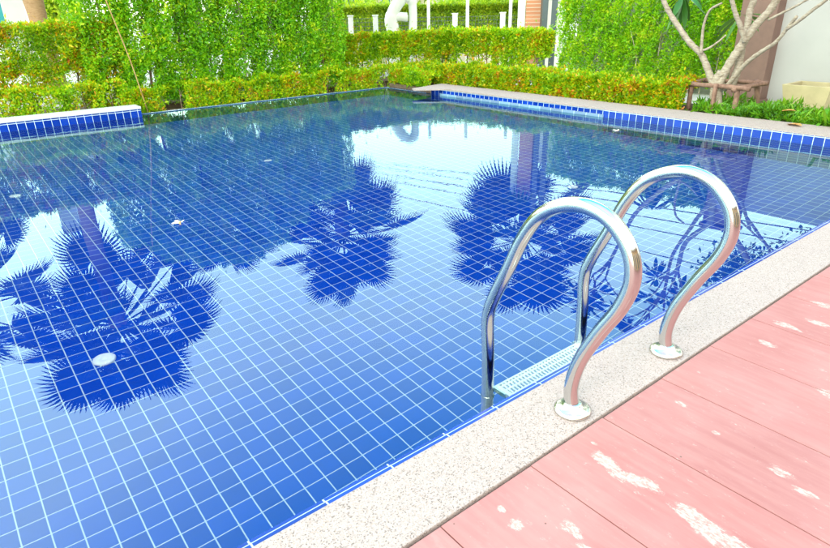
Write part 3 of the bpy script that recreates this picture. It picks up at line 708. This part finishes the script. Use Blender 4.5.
palm(1.96, 9.0, 4.2, .92, 1.12, 35, 'tall fan palm whose smooth tan trunk stands behind the low left hedge', 21, M_tantrunk)
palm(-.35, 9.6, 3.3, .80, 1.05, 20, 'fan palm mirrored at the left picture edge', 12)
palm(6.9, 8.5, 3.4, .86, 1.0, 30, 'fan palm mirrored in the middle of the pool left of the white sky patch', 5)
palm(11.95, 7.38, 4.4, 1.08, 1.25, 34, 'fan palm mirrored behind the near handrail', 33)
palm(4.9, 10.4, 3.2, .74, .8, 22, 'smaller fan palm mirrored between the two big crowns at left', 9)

random.seed(3)
# leafy tree beyond the garden wall
def crown_tree(name, loc, zc, rx, ry, rz_, n, label, mat, th=.09, L=.10, W=.05, grp=None, cat='tree'):
    e = tag(empty(name, (loc[0], loc[1], .17)), label, cat, grp)
    s = MB(); A = Vector((loc[0], loc[1], .1)); T = Vector((loc[0], loc[1], zc + rz_ * .3)); s.tube(catmull([A, A.lerp(T, .5) + Vector((.08, .05, 0)), T], 5), list(np.linspace(th, th * .35, 11)), 9)
    for k in range(9):
        a = random.uniform(0, 6.28); b0 = A.lerp(T, random.uniform(.5, .9)); q = Vector((loc[0] + rx * .75 * math.cos(a), loc[1] + ry * .75 * math.sin(a), zc + random.uniform(-.4, .8) * rz_)); s.tube([b0, b0.lerp(q, .5) + Vector((0, 0, .1)), q], [th * .4, th * .25, th * .1], 6)
    s.build('trunk', M_stem, e)
    cl = rng.normal(0, 1, (60, 3)); cl /= np.linalg.norm(cl, axis=1)[:, None]; cl *= rng.uniform(.35, 1, (60, 1)) ** .5 * .85
    c = cl[rng.integers(0, 60, n)] + rng.normal(0, .14, (n, 3)); p = c * np.array([rx, ry, rz_]) + np.array([loc[0], loc[1], zc])
    leaf_mesh('crown', p, (0, 0, .3), L, W, mat, e)
    return e
crown_tree('leafy_tree', (11.2, .2), 3.55, 1.9, 2.0, 1.35, 14000, 'broad dark leafy tree beyond the pale garden wall at right', M_plum)
crown_tree('leafy_tree', (9.9, -2.9), 3.7, 1.7, 1.9, 1.5, 12000, 'dark leafy tree behind the right end of the garden wall', M_plum)

# ================================================================== BACKGROUND BEYOND THE HEDGES
def on_az(px_, dist, z=0.0, y=11):
    v = r_ * ((px_ - 415) / FPX) + d_ * ((y - 274) / FPX) + f_
    hh = math.hypot(v.x, v.y); return Vector((CC.x + v.x / hh * dist, CC.y + v.y / hh * dist, z))
VD = Vector((f_.x, f_.y, 0)).normalized(); VR = Vector((VD.y, -VD.x, 0))
def slab(name, pa, pb, dist, z0, z1, th, mat, parent=None, y=11, db=None):
    a = on_az(pa, dist, y=y); b_ = on_az(pb, db or dist, y=y); u = (b_ - a); c = (a + b_) / 2
    return MB().obox(c, u, None, u.length / 2, th / 2, z0, z1).build(name, mat, parent)
# fence on a low cream wall across the lane
fe = tag(empty('street_fence', on_az(430, 16, .06)), 'cream low wall with white posts and dark mesh fence across the lane', 'fence')
slab('wall', 338, 524, 16, .06, .68, .14, M_cream, fe)
slab('coping', 338, 524, 15.96, .682, .74, .2, M_white, fe)
for a in (350, 375, 455, 503):
    slab('post', a - 2.6, a + 2.6, 15.95, .742, 1.24, .14, M_white, fe)
    slab('post_cap', a - 3.2, a + 3.2, 15.95, 1.242, 1.27, .18, M_white, fe)
mw = MB(); A = on_az(340, 16.15, .745); B = on_az(522, 16.15, .745)
for k in range(60):
    q = A.lerp(B, k / 59); mw.tube([q, q + Vector((0, 0, .44))], .005, 4)
for k in range(6):
    q = Vector((0, 0, .44 * k / 5)); mw.tube([A + q, B + q], .0055, 4)
mw.build('wire_mesh', M_mesh, fe)
for i, a in enumerate((428.5, 467.5, 510.5)):
    o = slab('street_post', a - 1.6, a + 1.6, 15.6, .06, 1.7, .08, M_white)
    tag(o, ['thin cream post right of the white arched sculpture', 'thin white post in the middle of the lane fence', 'thin white post left of the orange brick pillar'][i], 'post', 'thin white posts along the lane fence')
# hedge behind the fence
e = tag(empty('lane_hedge', on_az(430, 17, .06)), 'pale lime clipped hedge behind the lane fence', 'hedge')
a = on_az(335, 16.9); b_ = on_az(530, 16.9); m = 30000; t = rng.uniform(0, 1, m); dd = rng.exponential(.12, m).clip(0, .8); zz = rng.uniform(.2, 1.42, m); tp = rng.uniform(0, 1, m) < .3; zz[tp] = 1.40 + rng.normal(0, .04, tp.sum())
n_ = Vector((-(b_ - a).y, (b_ - a).x, 0)).normalized();
if n_.dot(VD) < 0: n_ = -n_
p = np.stack([a.x + (b_.x - a.x) * t + n_.x * dd, a.y + (b_.y - a.y) * t + n_.y * dd, zz], 1)
leaf_mesh('foliage', p, (-.4, -.5, .2), .07, .035, M_leaf_far, e)
stems(e, [tuple(a.lerp(b_, k / 9) + n_ * .3 + Vector((0, 0, .06))) for k in range(10)], .015, .9, M_stem)
# white arched sculpture
sc = tag(empty('garden_sculpture', on_az(400, 15.2, .06)), 'white abstract arched sculpture with a round knob standing before the lane fence', 'sculpture')
dS = 15.2
def sp(a, b_, y=11):
    v = r_ * ((a - 415) / FPX) + d_ * ((b_ - 274) / FPX) + f_; hh = math.hypot(v.x, v.y); return CC + v * (dS / hh)
sm_ = MB().tube(catmull([sp(394, 66), sp(393, 32), sp(391, 20), sp(395, 8), sp(403, -2), sp(411, -1), sp(413, 12), sp(413, 32), sp(413, 66)], 8), [.155] * 8 + [.15] * 12 + [.135] * 12 + [.115] * 12 + [.095] * 21, 16)
sm_.build('arch', M_white, sc, sm=True)
MB().tube(catmull([sp(394, 17), sp(400, 16.5), sp(406, 17), sp(408, 17)], 6), list(np.linspace(.09, .10, 16)) + [.085, .06, .025], 14).build('knob', M_white, sc, sm=True)
# gateway: white jamb, brick pillar, two dark posts
gp = tag(empty('brick_pillar', on_az(533, 14.6, .06)), 'orange brick gate pillar beyond the end of the far hedge', 'pillar')
slab('shaft', 526, 540.5, 14.6, .06, 2.9, .35, M_brick, gp)
slab('cap', 525, 541.5, 14.6, 2.902, 2.98, .42, M_white, gp)
tag(slab('white_gate_jamb', 518, 525.4, 14.7, .06, 2.9, .2, M_white), 'white upright jamb standing left against the orange brick pillar', 'gate jamb')
for i, (a, b2) in enumerate(((542.5, 548), (551.5, 557.5))):
    e = tag(empty('gate_post', on_az((a + b2) / 2, 14.2, .06)), ['dark grey steel gate post just right of the orange brick pillar', 'dark grey steel gate post nearest the bright green wall'][i], 'gate post', 'pair of dark steel posts')
    slab('shaft', a, b2, 14.2, .06, 3.2, .12, M_dgrey, e)
    slab('base_plate', a - 1, b2 + 1, 14.2, .058, .08, .2, M_dgrey, e)
tag(slab('white_gate_panel', 546, 566, 15.4, .06, 2.3, .06, M_white), 'plain white panel glimpsed between and right of the dark gate posts', 'panel')
# left: porch column, white corner, far glass
tag(slab('white_porch_wall', 3, 25, 15.05, .06, 3.1, .4, M_white), 'broad white porch wall left of the tan palm trunk', 'wall')
tag(MB().tube([on_az(70, 13, .06), on_az(66, 13, 2.2)], .035, 10).build('leaning_pole', M_white, None, sm=True), 'slim white pole at the left end of the tall hedge', 'pole')
# houses: walls, windows, roof
def house(name, pa, pb, dist, z1, label, wins, mat, roofh=.9, y=11, dep=5.0):
    e = tag(empty(name, on_az((pa + pb) / 2, dist, .17)), label, 'house')
    a = on_az(pa, dist, y=y); b2 = on_az(pb, dist, y=y); u = (b2 - a).normalized(); w = (b2 - a).length; n = Vector((-u.y, u.x, 0))
    if n.dot(VD) < 0: n = -n
    c = (a + b2) / 2 + n * dep / 2
    MB().obox(c, u, None, w / 2, dep / 2, .17, z1).build('wall', mat, e)
    ro = MB(); q = [c - u * (w / 2 + .4) - n * (dep / 2 + .4), c + u * (w / 2 + .4) - n * (dep / 2 + .4), c + u * (w / 2 + .4) + n * (dep / 2 + .4), c - u * (w / 2 + .4) + n * (dep / 2 + .4)]
    ra = c - u * max(.2, w / 2 - dep / 2 - .2); rb = c + u * max(.2, w / 2 - dep / 2 - .2)
    ro.add([(v.x, v.y, z1 + .003) for v in q] + [(ra.x, ra.y, z1 + roofh), (rb.x, rb.y, z1 + roofh)], [(3, 2, 1, 0), (0, 1, 5, 4), (1, 2, 5), (2, 3, 4, 5), (3, 0, 4)]).build('roof', M_roof, e)
    for (p0, p1, za, zb, m_) in wins:
        A = on_az(p0, dist, y=y) - n * .02; B = on_az(p1, dist, y=y) - n * .02; uu = (B - A)
        # keep the window on the wall plane
        def onw(p): return a + u * ((p - a).dot(u)) - n * .03
        A = onw(A); B = onw(B); cc = (A + B) / 2
        f = MB().obox(cc, u, None, (B - A).length / 2 + .05, .03, za - .05, zb + .05).build('window', M_white, e)
        MB().obox(cc - n * .034, u, None, (B - A).length / 2, .012, za, zb).build('pane', m_, f)
    return e
house('cream_house', 330, 560, 24, 1.95, 'cream house with teal and dark windows far beyond the lane fence', [(349, 357, 1.0, 1.8, M_teal), (366, 372, 1.0, 1.8, M_teal), (383, 391, 1.0, 1.8, M_teal), (448, 455, 1.35, 1.85, M_dark), (456, 462, 1.35, 1.85, M_dark), (484, 496, 1.2, 1.8, M_dark)], M_cream, .45)
house('white_house', -60, 92, 22, 2.9, 'white house with teal windows far behind the left hedge', [(-30, -14, .9, 2.2, M_teal), (-6, 2.5, .6, 2.2, M_teal), (46, 54, 1.2, 2.1, M_dark), (58, 66, .9, 1.7, M_teal)], M_white, .8)
# far trees: their tops are mirrored in the water
ft = [(60, 16, 1.35, .55, .8), (352, 19, 1.15, 1.4, .75), (408, 21, 1.15, 1.4, .75), (452, 18, 1.05, 1.2, .65), (492, 19, 1.15, 1.3, .7), (552, 17, 1.7, .9, .95), (585, 18, 2.1, 1.3, 1.2), (640, 17, 2.0, 1.5, 1.1)]
fl_ = ['small yellow green tree between the white pole and the tan palm trunk', 'leafy tree above the left end of the lane fence', 'leafy tree behind the white arched sculpture', 'yellow green tree right of the cream post', 'yellow green tree left of the orange brick pillar', 'leafy tree behind the dark gate posts', 'leafy tree behind the left end of the bright green wall', 'leafy tree behind the middle of the bright green wall']
for (a, dist, zc, rr_, rz2), l in zip(ft, fl_):
    q = on_az(a, dist + 3); crown_tree('garden_tree', (q.x, q.y), zc, rr_, rr_, rz2, 4500, l, M_leaf_far, .07, .13, .07, 'garden trees beyond the hedges')
# power cables over the lane, mirrored as thin lines
for i, (dist, z) in enumerate(((16, 2.75), (16.2, 3.0), (16.4, 3.3), (16.6, 3.62), (17, 4.3))):
    a = on_az(250, dist * 2.2, z + 3.0); b_ = on_az(560, dist * .95, z)
    P = []
    for k in range(25):
        t = -.6 + 2.6 * k / 24; q = a.lerp(b_, t); q.z += ((t - .7) ** 2) * .25; P.append(q)
    o = MB().tube(P, .011, 5).build('power_cable', M_cable); tag(o, 'thin black overhead power cable mirrored as a fine line in the water', 'cable', 'overhead power cables above the lane')
# house behind the camera, seen only in the steel
e = tag(empty('pool_house', (3, -8.5, .17)), 'brown pool house behind the camera, seen only as a reflection in the rails', 'house')
MB().box(-4, 9, -9.5, -7.3, .17, 3.0).build('wall', M_tan, e)
MB().box(-4.5, 9.5, -10, -6.9, 3.003, 3.25).build('roof', M_roof, e)
for a in (-3, -.5, 2, 4.5, 7): 
    w_ = MB().box(a, a + 1.3, -7.298, -7.26, .3, 2.4).build('window', M_white, e); MB().box(a + .06, a + 1.24, -7.258, -7.25, .36, 2.34).build('pane', M_dark, w_)

# ================================================================== LIGHT
SUN_EL, SUN_AZ = 46, 202     # azimuth counter-clockwise from +x
sd = Vector((math.cos(rad(SUN_AZ)) * math.cos(rad(SUN_EL)), math.sin(rad(SUN_AZ)) * math.cos(rad(SUN_EL)), math.sin(rad(SUN_EL))))
sun = bpy.data.lights.new('sun', 'SUN'); sun.energy = 1.5; sun.angle = rad(14); sun.color = (1, .94, .86)
so = bpy.data.objects.new('sun', sun); COL.objects.link(so); so.rotation_euler = sd.to_track_quat('Z', 'Y').to_euler()
W = bpy.data.worlds.new('World'); S.world = W; W.use_nodes = True; nt = W.node_tree; nt.nodes.clear()
out = nt.nodes.new('ShaderNodeOutputWorld'); bg = nt.nodes.new('ShaderNodeBackground'); bg.inputs[1].default_value = .10
sky = nt.nodes.new('ShaderNodeTexSky'); sky.sky_type = 'NISHITA'; sky.sun_disc = False
sky.sun_elevation = rad(SUN_EL); sky.sun_rotation = rad(90 - SUN_AZ); sky.air_density = 1.0; sky.dust_density = .6; sky.ozone_density = 2.5
tc = nt.nodes.new('ShaderNodeTexCoord'); sx = N(nt, 'SeparateXYZ', inp={0: tc.outputs['Generated']})
# bright thin cloud low in the sky, a band of blue above it
mp = N(nt, 'Mapping', inp={'Vector': tc.outputs['Generated'], 'Scale': (1, 1, 2.6)}).outputs[0]
cn = noise(nt, mp, 1.7, 6, .55, .3)
cf = mth(nt, 'ADD', mth(nt, 'SUBTRACT', mth(nt, 'SUBTRACT', 3.82, mth(nt, 'MULTIPLY', mth(nt, 'ABSOLUTE', sx.outputs[2]), 4.65)), mth(nt, 'MULTIPLY', sx.outputs[0], 1.22)), mth(nt, 'MULTIPLY', mth(nt, 'SUBTRACT', cn, .5), .55), clamp=True)
cf = mth(nt, 'MAXIMUM', cf, mth(nt, 'SUBTRACT', .3, mth(nt, 'MULTIPLY', sx.outputs[1], 2.6), clamp=True))
cf = mth(nt, 'MAXIMUM', cf, mth(nt, 'MULTIPLY', mth(nt, 'SUBTRACT', sx.outputs[2], .80), 5.5, clamp=True))  # unseen overhead cloud, added to balance the colour cast of the light
cf = mth(nt, 'MULTIPLY', cf, .96)
skc = N(nt, 'VectorMath', operation='MULTIPLY', inp={0: sky.outputs[0], 1: (1.4, 12.5, 8.0)}).outputs[0]
hi_ = mth(nt, 'MULTIPLY', mth(nt, 'SUBTRACT', sx.outputs[2], .74), 6, clamp=True)
lf_ = mth(nt, 'MULTIPLY_ADD', mth(nt, 'MINIMUM', mth(nt, 'SUBTRACT', .38, sx.outputs[0], clamp=True), .42), .9, 1.0)
col = mixc(nt, cf, skc, mixc(nt, hi_, N(nt, 'VectorMath', operation='SCALE', inp={0: (38.0, 40.0, 33.5), 'Scale': lf_}).outputs[0], (17.0, 15.5, 28.0, 1)))
nt.links.new(col, bg.inputs[0]); nt.links.new(bg.outputs[0], out.inputs[0])

vs = S.view_settings; vs.view_transform = 'Standard'; vs.look = 'None'; vs.exposure = -0.06; vs.gamma = 1; vs.use_curve_mapping = False
cy = S.cycles; cy.use_denoising = True; cy.max_bounces = 10; cy.diffuse_bounces = 5; cy.glossy_bounces = 5; cy.transmission_bounces = 8; cy.transparent_max_bounces = 8
cy.caustics_reflective = True; cy.caustics_refractive = True; cy.sample_clamp_indirect = 8; cy.blur_glossy = .3
try: cy.denoiser = 'OPENIMAGEDENOISE'
except Exception: pass
